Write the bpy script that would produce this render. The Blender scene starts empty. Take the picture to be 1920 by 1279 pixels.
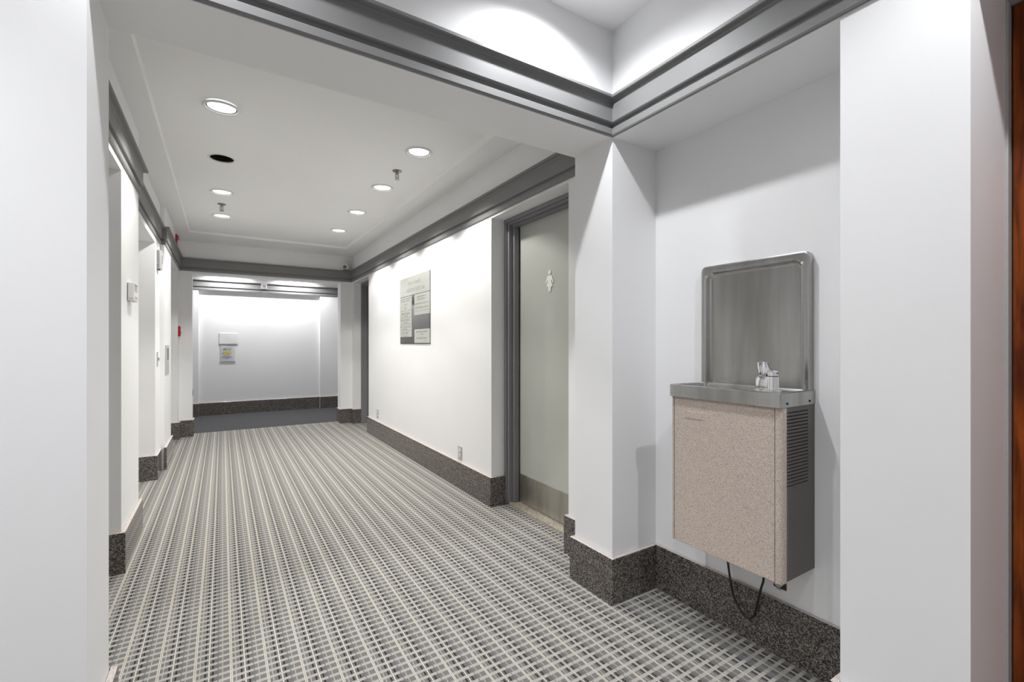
import bpy, bmesh, math, random
from mathutils import Vector
random.seed(7)

# ------------------------------------------------------------------ camera
SC = bpy.context.scene
COL = SC.collection
cam_d = bpy.data.cameras.new('camera')
cam_d.sensor_width = 36.0
cam_d.lens = 16.172
cam_d.shift_y = 6.0 / 1920.0
cam_d.clip_start = 0.02
cam = bpy.data.objects.new('camera', cam_d)
COL.objects.link(cam)
cam.location = (0, 0, 1.2)
cam.rotation_euler = (math.radians(90), 0, math.radians(-32.193))
SC.camera = cam

# ------------------------------------------------------------------ world / exposure
w = bpy.data.worlds.new('world')
SC.world = w
w.use_nodes = True
w.node_tree.nodes['Background'].inputs[0].default_value = (0.8, 0.8, 0.8, 1)
w.node_tree.nodes['Background'].inputs[1].default_value = 0.05
SC.view_settings.view_transform = 'Standard'
SC.view_settings.look = 'None'
SC.view_settings.gamma = 1.0
SC.view_settings.use_curve_mapping = False
SC.view_settings.exposure = 0.08

# lamp strengths (the lamps themselves are built with their fittings below)
HALL_W, FOYER_W, BACK_W = 49.0, 57.0, 74.0
HALL_C, FOYER_C = (1.0, 0.98, 0.938), (0.955, 0.97, 1.0)
CONE, BLEND = 118, 0.22
LENS_E = 2.5

# ------------------------------------------------------------------ main measures (metres)
XF, YF, YB = 1.529, 1.556, 1.822       # foyer right wall plane, beam front, beam back
XL0 = -0.29                            # left pier side
XA = 1.825                             # alcove back
XR = 1.69                              # hall right wall
ZB = 2.155                             # soffit height
ZC, ZP = 2.54, 2.56                    # hall ceiling border / raised panel
ZF = 2.647                             # foyer ceiling
BH, BT = 0.213, 0.02                   # granite baseboard

# ------------------------------------------------------------------ materials
def new_mat(name):
    m = bpy.data.materials.new(name)
    m.use_nodes = True
    nt = m.node_tree
    return m, nt, nt.nodes['Principled BSDF']

def nd(nt, t, **kw):
    n = nt.nodes.new(t)
    for k, v in kw.items():
        setattr(n, k, v)
    return n

def plain(name, col, rough=0.5, metal=0.0, spec=None, coat=0.0):
    m, nt, b = new_mat(name)
    b.inputs['Base Color'].default_value = (*col, 1)
    b.inputs['Roughness'].default_value = rough
    b.inputs['Metallic'].default_value = metal
    if spec is not None:
        b.inputs['Specular IOR Level'].default_value = spec
    if coat:
        b.inputs['Coat Weight'].default_value = coat
        b.inputs['Coat Roughness'].default_value = 0.1
    return m

def paint(name, col, rough=0.55, bump=0.06, scale=260, spec=0.3, var=0.015):
    m, nt, b = new_mat(name)
    tc = nd(nt, 'ShaderNodeTexCoord')
    n1 = nd(nt, 'ShaderNodeTexNoise')
    n1.inputs['Scale'].default_value = scale
    n1.inputs['Detail'].default_value = 2
    nt.links.new(tc.outputs['Object'], n1.inputs['Vector'])
    bp = nd(nt, 'ShaderNodeBump')
    bp.inputs['Strength'].default_value = bump
    bp.inputs['Distance'].default_value = 0.002
    nt.links.new(n1.outputs['Fac'], bp.inputs['Height'])
    nt.links.new(bp.outputs['Normal'], b.inputs['Normal'])
    n2 = nd(nt, 'ShaderNodeTexNoise')
    n2.inputs['Scale'].default_value = 3.0
    nt.links.new(tc.outputs['Object'], n2.inputs['Vector'])
    r = nd(nt, 'ShaderNodeValToRGB')
    r.color_ramp.elements[0].color = (*[max(0, c - var) for c in col], 1)
    r.color_ramp.elements[1].color = (*[min(1, c + var) for c in col], 1)
    nt.links.new(n2.outputs['Fac'], r.inputs['Fac'])
    nt.links.new(r.outputs['Color'], b.inputs['Base Color'])
    b.inputs['Roughness'].default_value = rough
    b.inputs['Specular IOR Level'].default_value = spec
    return m

def speckle(name, stops, scale=350, rough=0.35, spec=0.4, mix2=None):
    """granite / speckled laminate: several voronoi grain sizes through a ramp"""
    m, nt, b = new_mat(name)
    tc = nd(nt, 'ShaderNodeTexCoord')
    v = nd(nt, 'ShaderNodeTexVoronoi')
    v.inputs['Scale'].default_value = scale
    nt.links.new(tc.outputs['Object'], v.inputs['Vector'])
    n = nd(nt, 'ShaderNodeTexNoise')
    n.inputs['Scale'].default_value = scale * 0.33
    n.inputs['Detail'].default_value = 6
    n.inputs['Roughness'].default_value = 0.75
    nt.links.new(tc.outputs['Object'], n.inputs['Vector'])
    sep = nd(nt, 'ShaderNodeSeparateColor')
    nt.links.new(v.outputs['Color'], sep.inputs['Color'])
    mx = nd(nt, 'ShaderNodeMath', operation='MULTIPLY_ADD')
    nt.links.new(sep.outputs['Red'], mx.inputs[0])
    mx.inputs[1].default_value = 0.5
    ma = nd(nt, 'ShaderNodeMath', operation='MULTIPLY')
    nt.links.new(n.outputs['Fac'], ma.inputs[0])
    ma.inputs[1].default_value = 0.5
    nt.links.new(ma.outputs[0], mx.inputs[2])
    r = nd(nt, 'ShaderNodeValToRGB')
    els = r.color_ramp.elements
    els[0].position, els[0].color = stops[0][0], (*stops[0][1], 1)
    els[1].position, els[1].color = stops[-1][0], (*stops[-1][1], 1)
    for p, c in stops[1:-1]:
        e = els.new(p)
        e.color = (*c, 1)
    nt.links.new(mx.outputs[0], r.inputs['Fac'])
    nt.links.new(r.outputs['Color'], b.inputs['Base Color'])
    b.inputs['Roughness'].default_value = rough
    b.inputs['Specular IOR Level'].default_value = spec
    return m

def brushed(name, col, rough=0.32, stretch=(1, 1, 60), strength=0.10):
    m, nt, b = new_mat(name)
    tc = nd(nt, 'ShaderNodeTexCoord')
    mp = nd(nt, 'ShaderNodeMapping')
    mp.inputs['Scale'].default_value = stretch
    nt.links.new(tc.outputs['Object'], mp.inputs['Vector'])
    n = nd(nt, 'ShaderNodeTexNoise')
    n.inputs['Scale'].default_value = 12
    n.inputs['Detail'].default_value = 5
    nt.links.new(mp.outputs['Vector'], n.inputs['Vector'])
    rr = nd(nt, 'ShaderNodeMapRange')
    rr.inputs['To Min'].default_value = rough - strength
    rr.inputs['To Max'].default_value = rough + strength
    nt.links.new(n.outputs['Fac'], rr.inputs['Value'])
    nt.links.new(rr.outputs['Result'], b.inputs['Roughness'])
    mp2 = nd(nt, 'ShaderNodeMapping')
    mp2.inputs['Scale'].default_value = (14, 14, 1.6)
    nt.links.new(tc.outputs['Object'], mp2.inputs['Vector'])
    n3 = nd(nt, 'ShaderNodeTexNoise')
    n3.inputs['Scale'].default_value = 1.0
    n3.inputs['Detail'].default_value = 4
    nt.links.new(mp2.outputs['Vector'], n3.inputs['Vector'])
    cr = nd(nt, 'ShaderNodeValToRGB')
    cr.color_ramp.elements[0].position = 0.3
    cr.color_ramp.elements[0].color = (*[c * .78 * t for c, t in zip(col, (1, .98, .94))], 1)
    cr.color_ramp.elements[1].position = 0.7
    cr.color_ramp.elements[1].color = (*[c * 1.14 for c in col], 1)
    nt.links.new(n3.outputs['Fac'], cr.inputs['Fac'])
    nt.links.new(cr.outputs['Color'], b.inputs['Base Color'])
    b.inputs['Metallic'].default_value = 1.0
    return m

def carpet_mat():
    m, nt, b = new_mat('patterned_carpet')
    tc = nd(nt, 'ShaderNodeTexCoord')
    ns = nd(nt, 'ShaderNodeTexNoise')
    ns.inputs['Scale'].default_value = 420
    ns.inputs['Detail'].default_value = 1
    nt.links.new(tc.outputs['Object'], ns.inputs['Vector'])
    cen = nd(nt, 'ShaderNodeVectorMath', operation='SUBTRACT')
    nt.links.new(ns.outputs['Color'], cen.inputs[0])
    cen.inputs[1].default_value = (0.5, 0.5, 0.5)
    jit = nd(nt, 'ShaderNodeVectorMath', operation='MULTIPLY_ADD')
    nt.links.new(cen.outputs[0], jit.inputs[0])
    jit.inputs[1].default_value = (0.004, 0.004, 0)
    nt.links.new(tc.outputs['Object'], jit.inputs[2])
    sp = nd(nt, 'ShaderNodeSeparateXYZ')
    nt.links.new(jit.outputs[0], sp.inputs[0])
    def frac(src, off, per):
        a = nd(nt, 'ShaderNodeMath', operation='MULTIPLY_ADD')
        nt.links.new(src, a.inputs[0])
        a.inputs[1].default_value = 1.0 / per
        a.inputs[2].default_value = -off / per + 50
        f = nd(nt, 'ShaderNodeMath', operation='FRACT')
        nt.links.new(a.outputs[0], f.inputs[0])
        return f.outputs[0]
    U = frac(sp.outputs['X'], 0.479 - 0.0034, 0.113)
    V = frac(sp.outputs['Y'], 0.0, 0.0375)
    white, light = (0.68, 0.645, 0.565), (0.425, 0.412, 0.385)
    wbar, lbar = (0.55, 0.525, 0.47), (0.22, 0.218, 0.215)
    grey, dgrey, black, line = (0.198, 0.191, 0.181), (0.158, 0.153, 0.147), (0.028, 0.027, 0.027), (0.165, 0.164, 0.165)
    def ramp(src, stops):
        r = nd(nt, 'ShaderNodeValToRGB')
        r.color_ramp.interpolation = 'CONSTANT'
        els = r.color_ramp.elements
        els[0].position, els[0].color = 0.0, (*stops[0][1], 1)
        els[1].position, els[1].color = stops[1][0], (*stops[1][1], 1)
        for p, c in stops[2:]:
            e = els.new(p)
            e.color = (*c, 1)
        nt.links.new(src, r.inputs['Fac'])
        return r
    rows = ramp(U, [(0, white), (.024, grey), (.046, white), (.072, grey), (.155, light), (.18, grey),
                    (.295, black), (.34, dgrey), (.405, white), (.44, dgrey), (.505, black), (.553, dgrey),
                    (.655, line), (.695, grey), (.785, light), (.81, grey)])
    bars = ramp(U, [(0, wbar), (.024, light), (.046, wbar), (.072, light), (.405, wbar), (.44, light),
                    (.655, lbar), (.69, light)])
    vr = ramp(V, [(0, (0, 0, 0)), (.62, (1, 1, 1))])
    mix = nd(nt, 'ShaderNodeMix', data_type='RGBA')
    nt.links.new(vr.outputs['Color'], mix.inputs['Factor'])
    nt.links.new(rows.outputs['Color'], mix.inputs['A'])
    nt.links.new(bars.outputs['Color'], mix.inputs['B'])
    # yarn-scale lightness grain
    n2 = nd(nt, 'ShaderNodeTexNoise')
    n2.inputs['Scale'].default_value = 900
    nt.links.new(tc.outputs['Object'], n2.inputs['Vector'])
    mr = nd(nt, 'ShaderNodeMapRange')
    mr.inputs['To Min'].default_value = 0.72
    mr.inputs['To Max'].default_value = 1.28
    nt.links.new(n2.outputs['Fac'], mr.inputs['Value'])
    hv = nd(nt, 'ShaderNodeVectorMath', operation='SCALE')
    nt.links.new(mix.outputs['Result'], hv.inputs[0])
    nt.links.new(mr.outputs['Result'], hv.inputs['Scale'])
    nt.links.new(hv.outputs[0], b.inputs['Base Color'])
    bp = nd(nt, 'ShaderNodeBump')
    bp.inputs['Strength'].default_value = 0.35
    bp.inputs['Distance'].default_value = 0.003
    nt.links.new(n2.outputs['Fac'], bp.inputs['Height'])
    nt.links.new(bp.outputs['Normal'], b.inputs['Normal'])
    b.inputs['Roughness'].default_value = 0.95
    b.inputs['Specular IOR Level'].default_value = 0.1
    return m

def wood_mat():
    m, nt, b = new_mat('red_brown_wood')
    tc = nd(nt, 'ShaderNodeTexCoord')
    mp = nd(nt, 'ShaderNodeMapping')
    mp.inputs['Scale'].default_value = (6, 6, 0.7)
    nt.links.new(tc.outputs['Object'], mp.inputs['Vector'])
    n = nd(nt, 'ShaderNodeTexNoise')
    n.inputs['Scale'].default_value = 5
    n.inputs['Detail'].default_value = 8
    n.inputs['Distortion'].default_value = 0.6
    nt.links.new(mp.outputs['Vector'], n.inputs['Vector'])
    r = nd(nt, 'ShaderNodeValToRGB')
    r.color_ramp.elements[0].position = 0.32
    r.color_ramp.elements[0].color = (0.07, 0.012, 0.002, 1)
    r.color_ramp.elements[1].position = 0.72
    r.color_ramp.elements[1].color = (0.46, 0.10, 0.012, 1)
    nt.links.new(n.outputs['Fac'], r.inputs['Fac'])
    nt.links.new(r.outputs['Color'], b.inputs['Base Color'])
    b.inputs['Roughness'].default_value = 0.5
    b.inputs['Specular IOR Level'].default_value = 0.2
    return m

def dark_carpet_mat():
    m, nt, b = new_mat('charcoal_carpet')
    tc = nd(nt, 'ShaderNodeTexCoord')
    n = nd(nt, 'ShaderNodeTexNoise')
    n.inputs['Scale'].default_value = 160
    n.inputs['Detail'].default_value = 4
    nt.links.new(tc.outputs['Object'], n.inputs['Vector'])
    r = nd(nt, 'ShaderNodeValToRGB')
    r.color_ramp.elements[0].color = (0.022, 0.022, 0.025, 1)
    r.color_ramp.elements[1].color = (0.10, 0.10, 0.108, 1)
    nt.links.new(n.outputs['Fac'], r.inputs['Fac'])
    nt.links.new(r.outputs['Color'], b.inputs['Base Color'])
    b.inputs['Roughness'].default_value = 0.95
    return m

def emit(name, strength, col=(1, 1, 1)):
    m = bpy.data.materials.new(name)
    m.use_nodes = True
    nt = m.node_tree
    nt.nodes.remove(nt.nodes['Principled BSDF'])
    e = nd(nt, 'ShaderNodeEmission')
    e.inputs['Color'].default_value = (*col, 1)
    e.inputs['Strength'].default_value = strength
    nt.links.new(e.outputs[0], nt.nodes['Material Output'].inputs['Surface'])
    return m

def mirror_dark():
    m, nt, b = new_mat('dark_mirror_glass')
    b.inputs['Base Color'].default_value = (0.035, 0.035, 0.032, 1)
    b.inputs['Roughness'].default_value = 0.06
    b.inputs['Specular IOR Level'].default_value = 0.6
    return m

M = dict(
    wall=paint('white_wall_paint', (0.875, 0.875, 0.88), rough=0.5, bump=0.05),
    ceil=paint('white_ceiling_paint', (0.93, 0.93, 0.93), rough=0.8, bump=0.04, spec=0.1),
    trim=paint('grey_trim_paint', (0.215, 0.215, 0.215), rough=0.5, bump=0.05, scale=90, spec=0.4, var=0.01),
    frame=paint('grey_door_frame_paint', (0.225, 0.225, 0.235), rough=0.45, bump=0.03, spec=0.4, var=0.005),
    leaf=paint('pale_grey_door_paint', (0.50, 0.51, 0.47), rough=0.32, bump=0.10, scale=150, spec=0.5),
    leaf2=paint('grey_door_paint', (0.20, 0.20, 0.205), rough=0.4, bump=0.04, spec=0.4),
    granite=speckle('dark_granite', [(0.25, (0.018, 0.017, 0.016)), (0.42, (0.06, 0.054, 0.05)), (0.53, (0.125, 0.113, 0.104)),
                                     (0.64, (0.21, 0.188, 0.17)), (0.80, (0.33, 0.285, 0.255))], scale=230, rough=0.10, spec=0.5),
    sawn_lit=speckle('sawn_lit_granite_edge', [(0.2, (0.42, 0.36, 0.32)), (0.5, (0.62, 0.56, 0.52)), (0.8, (0.78, 0.74, 0.70))], scale=420, rough=0.7, spec=0.2),  # unpolished sawn top, with the strong light on it put into the colour
    thresh=speckle('pale_granite', [(0.2, (0.10, 0.085, 0.07)), (0.45, (0.34, 0.30, 0.24)), (0.62, (0.5, 0.45, 0.37)), (0.85, (0.72, 0.66, 0.55))], scale=230, rough=0.4),
    carpet=carpet_mat(),
    dcarpet=dark_carpet_mat(),
    steel=brushed('brushed_stainless', (0.46, 0.46, 0.455), rough=0.25, strength=0.06),
    kick=brushed('satin_kick_plate', (0.52, 0.51, 0.46), rough=0.38, stretch=(60, 1, 1)),
    chrome=plain('chrome', (0.80, 0.80, 0.81), 0.07, 1.0),
    lam=speckle('beige_speckled_laminate', [(0.24, (0.17, 0.13, 0.105)), (0.38, (0.50, 0.415, 0.36)), (0.52, (0.60, 0.51, 0.445)), (0.80, (0.74, 0.65, 0.58))], scale=760, rough=0.5, spec=0.3),
    side=paint('dark_brown_grey_enamel', (0.145, 0.13, 0.128), rough=0.5, bump=0.03),
    black=plain('black_rubber', (0.012, 0.012, 0.012), 0.4),
    dark=plain('dark_void', (0.006, 0.006, 0.006), 0.9),
    wood=wood_mat(),
    white=plain('white_plastic', (0.80, 0.80, 0.77), 0.4),
    grey=plain('grey_plastic', (0.32, 0.32, 0.32), 0.45),
    lgrey=plain('light_grey_metal', (0.48, 0.48, 0.48), 0.35),
    red=plain('red_enamel', (0.42, 0.015, 0.012), 0.4),
    paper=plain('white_paper', (0.78, 0.78, 0.77), 0.8),
    paper2=plain('print_paper', (0.66, 0.66, 0.68), 0.7),
    yellow=plain('yellow_highlighter', (0.85, 0.72, 0.05), 0.8),
    ink=plain('grey_print', (0.22, 0.22, 0.23), 0.8),
    inkpale=plain('pale_grey_lettering', (0.36, 0.37, 0.35), 0.7),
    inkblue=plain('blue_print', (0.10, 0.12, 0.45), 0.8),
    panel=plain('pale_sign_panel', (0.47, 0.48, 0.45), 0.45),
    mirror=mirror_dark(),
    sym=plain('pale_metal_symbol', (0.85, 0.85, 0.80), 0.35),
    lens=emit('lit_lamp_lens', LENS_E),
    dmetal=plain('dull_chrome', (0.30, 0.30, 0.30), 0.3, 0.8),
    lcd=plain('lcd', (0.42, 0.43, 0.38), 0.3),
)

# ------------------------------------------------------------------ mesh helpers
class MB:
    def __init__(s):
        s.bm = bmesh.new()
    def box(s, x0, x1, y0, y1, z0, z1, bev=0.0, seg=2):
        b = bmesh.new()
        x0, x1 = sorted((x0, x1)); y0, y1 = sorted((y0, y1)); z0, z1 = sorted((z0, z1))
        v = [b.verts.new(p) for p in ((x0, y0, z0), (x1, y0, z0), (x1, y1, z0), (x0, y1, z0), (x0, y0, z1), (x1, y0, z1), (x1, y1, z1), (x0, y1, z1))]
        for f in ((0, 3, 2, 1), (4, 5, 6, 7), (0, 1, 5, 4), (1, 2, 6, 5), (2, 3, 7, 6), (3, 0, 4, 7)):
            b.faces.new([v[i] for i in f])
        if bev:
            bmesh.ops.bevel(b, geom=b.edges[:], offset=bev, segments=seg, affect='EDGES', profile=0.5)
        s._add(b)
        return s
    def _add(s, b):
        me = bpy.data.meshes.new('t')
        b.to_mesh(me)
        b.free()
        s.bm.from_mesh(me)
        bpy.data.meshes.remove(me)
    def cyl(s, c, r, h, axis='Z', n=24, r2=None):
        """cylinder from c along axis for length h"""
        b = bmesh.new()
        r2 = r if r2 is None else r2
        ax = {'X': (Vector((0, 1, 0)), Vector((0, 0, 1)), Vector((1, 0, 0))),
              'Y': (Vector((0, 0, 1)), Vector((1, 0, 0)), Vector((0, 1, 0))),
              'Z': (Vector((1, 0, 0)), Vector((0, 1, 0)), Vector((0, 0, 1)))}[axis]
        c = Vector(c)
        a = [b.verts.new(c + ax[0] * r * math.cos(2 * math.pi * i / n) + ax[1] * r * math.sin(2 * math.pi * i / n)) for i in range(n)]
        t = [b.verts.new(c + ax[2] * h + ax[0] * r2 * math.cos(2 * math.pi * i / n) + ax[1] * r2 * math.sin(2 * math.pi * i / n)) for i in range(n)]
        for i in range(n):
            b.faces.new((a[i], a[(i + 1) % n], t[(i + 1) % n], t[i]))
        b.faces.new(a[::-1])
        b.faces.new(t)
        if h < 0:
            bmesh.ops.reverse_faces(b, faces=b.faces[:])
        s._add(b)
        return s
    def lathe(s, c, prof, n=32, axis='Z', closed=False):
        """prof = [(r, h)...] revolved about axis through c"""
        b = bmesh.new()
        c = Vector(c)
        ax = {'X': (Vector((0, 1, 0)), Vector((0, 0, 1)), Vector((1, 0, 0))),
              'Y': (Vector((0, 0, 1)), Vector((1, 0, 0)), Vector((0, 1, 0))),
              'Z': (Vector((1, 0, 0)), Vector((0, 1, 0)), Vector((0, 0, 1)))}[axis]
        rings = []
        for r, h in prof:
            rings.append([b.verts.new(c + ax[2] * h + (ax[0] * math.cos(2 * math.pi * i / n) + ax[1] * math.sin(2 * math.pi * i / n)) * max(r, 1e-5)) for i in range(n)])
        pairs = list(zip(rings, rings[1:]))
        if closed:
            pairs.append((rings[-1], rings[0]))
        for p, q in pairs:
            for i in range(n):
                b.faces.new((p[i], p[(i + 1) % n], q[(i + 1) % n], q[i]))
        bmesh.ops.remove_doubles(b, verts=b.verts[:], dist=2e-5)
        bmesh.ops.recalc_face_normals(b, faces=b.faces[:])
        s._add(b)
        return s
    def prism(s, pts, axis, a0, a1, bev=0.0):
        """2D polygon extruded. axis X: pts=(y,z); Y: pts=(x,z); Z: pts=(x,y)"""
        b = bmesh.new()
        def p3(p, a):
            return {'X': (a, p[0], p[1]), 'Y': (p[0], a, p[1]), 'Z': (p[0], p[1], a)}[axis]
        lo = [b.verts.new(p3(p, a0)) for p in pts]
        hi = [b.verts.new(p3(p, a1)) for p in pts]
        n = len(pts)
        b.faces.new(lo)
        b.faces.new(hi[::-1])
        for i in range(n):
            b.faces.new((lo[i], hi[i], hi[(i + 1) % n], lo[(i + 1) % n]))
        bmesh.ops.recalc_face_normals(b, faces=b.faces[:])
        if bev:
            bmesh.ops.bevel(b, geom=b.edges[:], offset=bev, segments=2, affect='EDGES', profile=0.5)
        s._add(b)
        return s
    def tube(s, pts, r, n=10):
        b = bmesh.new()
        pts = [Vector(p) for p in pts]
        rings = []
        for i, p in enumerate(pts):
            d = (pts[min(i + 1, len(pts) - 1)] - pts[max(i - 1, 0)]).normalized()
            u = d.cross(Vector((1, 0, 0)))
            if u.length < 1e-3:
                u = d.cross(Vector((0, 1, 0)))
            u.normalize()
            v = d.cross(u)
            rings.append([b.verts.new(p + (u * math.cos(2 * math.pi * k / n) + v * math.sin(2 * math.pi * k / n)) * r) for k in range(n)])
        for p, q in zip(rings, rings[1:]):
            for k in range(n):
                b.faces.new((p[k], p[(k + 1) % n], q[(k + 1) % n], q[k]))
        b.faces.new(rings[0]); b.faces.new(rings[-1])
        bmesh.ops.recalc_face_normals(b, faces=b.faces[:])
        s._add(b)
        return s
    def grid(s, nu, nv, fn):
        b = bmesh.new()
        g = [[b.verts.new(fn(i / nu, j / nv)) for j in range(nv + 1)] for i in range(nu + 1)]
        for i in range(nu):
            for j in range(nv):
                b.faces.new((g[i][j], g[i + 1][j], g[i + 1][j + 1], g[i][j + 1]))
        s._add(b)
        return s
    def build(s, name, mat, parent=None, smooth=False, mats=None, matfn=None):
        me = bpy.data.meshes.new(name)
        off = parent_origin(parent)
        if off.length:
            bmesh.ops.translate(s.bm, verts=s.bm.verts[:], vec=-off)
        if smooth:
            for f in s.bm.faces:
                f.smooth = True
        s.bm.normal_update()
        if matfn:
            for f in s.bm.faces:
                f.material_index = matfn(f)
        s.bm.to_mesh(me)
        s.bm.free()
        for mm in (mats or [mat]):
            me.materials.append(mm)
        if smooth:
            try:
                me.set_sharp_from_angle(angle=math.radians(38))
            except Exception:
                pass
        o = bpy.data.objects.new(name, me)
        COL.objects.link(o)
        o.parent = parent
        return o

def parent_origin(p):
    v = Vector((0, 0, 0))
    while p is not None:
        v += p.location
        p = p.parent
    return v

def tag(o, label=None, cat=None, group=None, kind=None):
    if label: o['label'] = label
    if cat: o['category'] = cat
    if group: o['group'] = group
    if kind: o['kind'] = kind
    return o

def thing(name, loc, label, cat, group=None, kind=None):
    o = bpy.data.objects.new(name, None)
    o.empty_display_size = 0.05
    COL.objects.link(o)
    o.location = loc
    return tag(o, label, cat, group, kind)

def struct(name, mb, mat, label, cat, **kw):
    return tag(mb.build(name, mat, **kw), label, cat, kind='structure')

def copy_tree(o, loc=None, parent=None):
    c = o.copy()
    COL.objects.link(c)
    c.parent = parent
    if loc is not None:
        c.location = loc
    for ch in list(o.children):
        copy_tree(ch, None, c)
    return c

B = lambda *a, **k: MB().box(*a, **k)

# ------------------------------------------------------------------ the shell
struct('floor', B(-2.6, 3.0, -2.4, 7.505, -0.06, 0), M['carpet'], 'grey and cream woven plaid carpet of the hall', 'floor')
struct('floor', B(-1.7, 2.8, 7.505, 9.7, -0.06, 0.002), M['dcarpet'], 'charcoal carpet in the far room', 'floor')

# foyer
struct('wall_column', B(XF, 2.4, YF, YB, 0, ZB), M['wall'], 'white square column beside the drinking fountain', 'column')
struct('wall_alcove', B(XA, 2.4, 0.627, YF, 0, ZB), M['wall'], 'white alcove wall carrying the drinking fountain', 'wall')
struct('wall_pier', B(XF, 2.4, 0.35, 0.627, 0, ZB), M['wall'], 'white pier between the alcove and the wooden door', 'wall')
struct('wall_beam', B(XF, 2.4, -2.4, YF, ZB, 2.75), M['wall'], 'white upper wall above the fountain alcove', 'beam')
struct('wall_beam', B(-2.6, 2.4, YF, YB, ZB, 2.75), M['wall'], 'white beam across the hall entrance', 'beam')
struct('wall_left_pier', B(-2.6, XL0, YF, YB, 0, ZB), M['wall'], 'white pier at the left edge of the hall entrance', 'wall')
struct('wall_left', B(-2.6, -2.0, -2.4, YF, 0, ZF), M['wall'], 'white foyer wall out of view on the left', 'wall')
struct('wall_rear', B(-2.0, XF, -2.4, -2.2, 0, ZF), M['wall'], 'white foyer wall behind the viewer', 'wall')
struct('wall_right', B(1.94, 2.4, -2.4, 0.35, 0, ZB), M['wall'], 'white foyer wall behind the wooden door', 'wall')
struct('wall_right', B(XF, 1.94, -2.4, -0.62, 0, ZB), M['wall'], 'white foyer wall past the wooden door', 'wall')
struct('ceiling', B(-2.0, XF, -2.2, YF, ZF, 2.75), M['ceil'], 'raised white ceiling of the foyer', 'ceiling')

# hall, right side
HZ = 2.135
struct('wall_right', B(XR, 2.4, YB, 2.072, 0, 2.75), M['wall'], 'short white wall between column and restroom door', 'wall')
struct('wall_right', B(XR, 2.4, 2.072, 2.972, HZ, 2.75), M['wall'], 'white wall above the restroom door', 'wall')
struct('wall_right', B(XR, 2.4, 2.972, 6.36, 0, 2.75), M['wall'], 'long white wall with the directory board', 'wall')
struct('wall_right', B(XR, 2.4, 6.36, 7.18, HZ, 2.75), M['wall'], 'white wall above the far grey door', 'wall')
struct('wall_right', B(XR, 2.4, 7.18, 7.505, 0, 2.75), M['wall'], 'white wall end past the far grey door', 'wall')
# hall, left side
struct('wall_left', B(-1.6, -0.45, YB, 3.14, 2.115, 2.75), M['wall'], 'white wall above the first left opening', 'wall')
struct('wall_left', B(-1.6, -0.45, 3.14, 3.73, 0, 2.75), M['wall'], 'white wall pier with the thermostat', 'wall')
struct('wall_left', B(-1.6, -0.505, 3.73, 5.137, 2.105, 2.75), M['wall'], 'white wall above the second left opening', 'wall')
struct('wall_left', B(-1.6, -0.505, 5.137, 5.50, 0, 2.75), M['wall'], 'white wall strip with the light switch', 'wall')
struct('wall_left', B(-1.6, -0.47, 5.50, 6.16, 0, 2.75), M['wall'], 'white wall pier with the card reader panel', 'wall')
struct('wall_left', B(-1.6, -0.47, 6.16, 7.14, 2.135, 2.75), M['wall'], 'white wall above the third left opening', 'wall')
struct('wall_left', B(-1.6, -0.475, 7.14, 7.505, 0, 2.75), M['wall'], 'white wall end with the red pull station', 'wall')
for (a, b_, n) in ((YB, 3.14, 'first'), (3.73, 5.137, 'second'), (6.16, 7.14, 'third')):
    struct('wall_left', B(-1.6, -1.15, a, b_, 0, 2.1), M['wall'], 'white back of the %s left opening' % n, 'wall')
# far end of the hall
struct('wall_far', B(-0.475, -0.335, 7.30, 7.505, 0, 2.75), M['wall'], 'white left jamb pier of the far opening', 'wall')
struct('wall_far', B(1.52, XR, 7.30, 7.505, 0, 2.75), M['wall'], 'white right jamb pier of the far opening', 'wall')
struct('wall_far', B(-0.335, 1.52, 7.30, 7.505, 2.128, 2.75), M['wall'], 'white wall above the far opening', 'wall')
# far room
struct('wall_back', B(-1.6, -0.335, 9.22, 9.7, 0, 2.75), M['wall'], 'white far room wall left of the recess', 'wall')
struct('wall_back', B(1.55, 2.7, 9.22, 9.7, 0, 2.75), M['wall'], 'white far room wall right of the recess', 'wall')
struct('wall_back', B(-0.335, 1.55, 9.22, 9.7, 2.105, 2.75), M['wall'], 'white far room wall above the recess', 'wall')
struct('wall_back', B(-0.335, 1.55, 9.27, 9.7, 0, 2.105), M['wall'], 'white recessed wall with the taped notices', 'wall')
struct('wall_back', B(-1.7, -1.6, 7.3, 9.7, 0, 2.75), M['wall'], 'white left side wall of the far room', 'wall')
struct('wall_back', B(2.7, 2.8, 7.505, 9.7, 0, 2.75), M['wall'], 'white right side wall of the far room', 'wall')
struct('wall_back', B(2.4, 2.8, 7.3, 7.505, 0, 2.75), M['wall'], 'white corner wall of the far room', 'wall')
struct('ceiling', B(-1.6, 2.7, 7.505, 9.22, ZC, 2.75), M['ceil'], 'white ceiling of the far room', 'ceiling')

# hall ceiling: border lower than the panel in the middle
TX0, TX1, TY1 = -0.335, 1.485, 6.72
cl = MB().box(-0.52, TX0, YB, 7.30, ZC, 2.75).box(TX1, XR, YB, 7.30, ZC, 2.75).box(TX0, TX1, TY1, 7.30, ZC, 2.75)
sl = .03
cl.prism([(TX1 - sl, ZP), (TX1, ZC), (TX1, ZP + .02), (TX1 - sl, ZP + .02)], 'Y', YB, TY1)
cl.prism([(TX0 + .008, ZP), (TX0, ZC), (TX0, ZP + .02), (TX0 + .008, ZP + .02)], 'Y', YB, TY1)
cl.prism([(TY1 - sl, ZP), (TY1, ZC), (TY1, ZP + .02), (TY1 - sl, ZP + .02)], 'X', TX0, TX1)
struct('ceiling', cl, M['ceil'], 'white flat border of the hall ceiling', 'ceiling')

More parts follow.
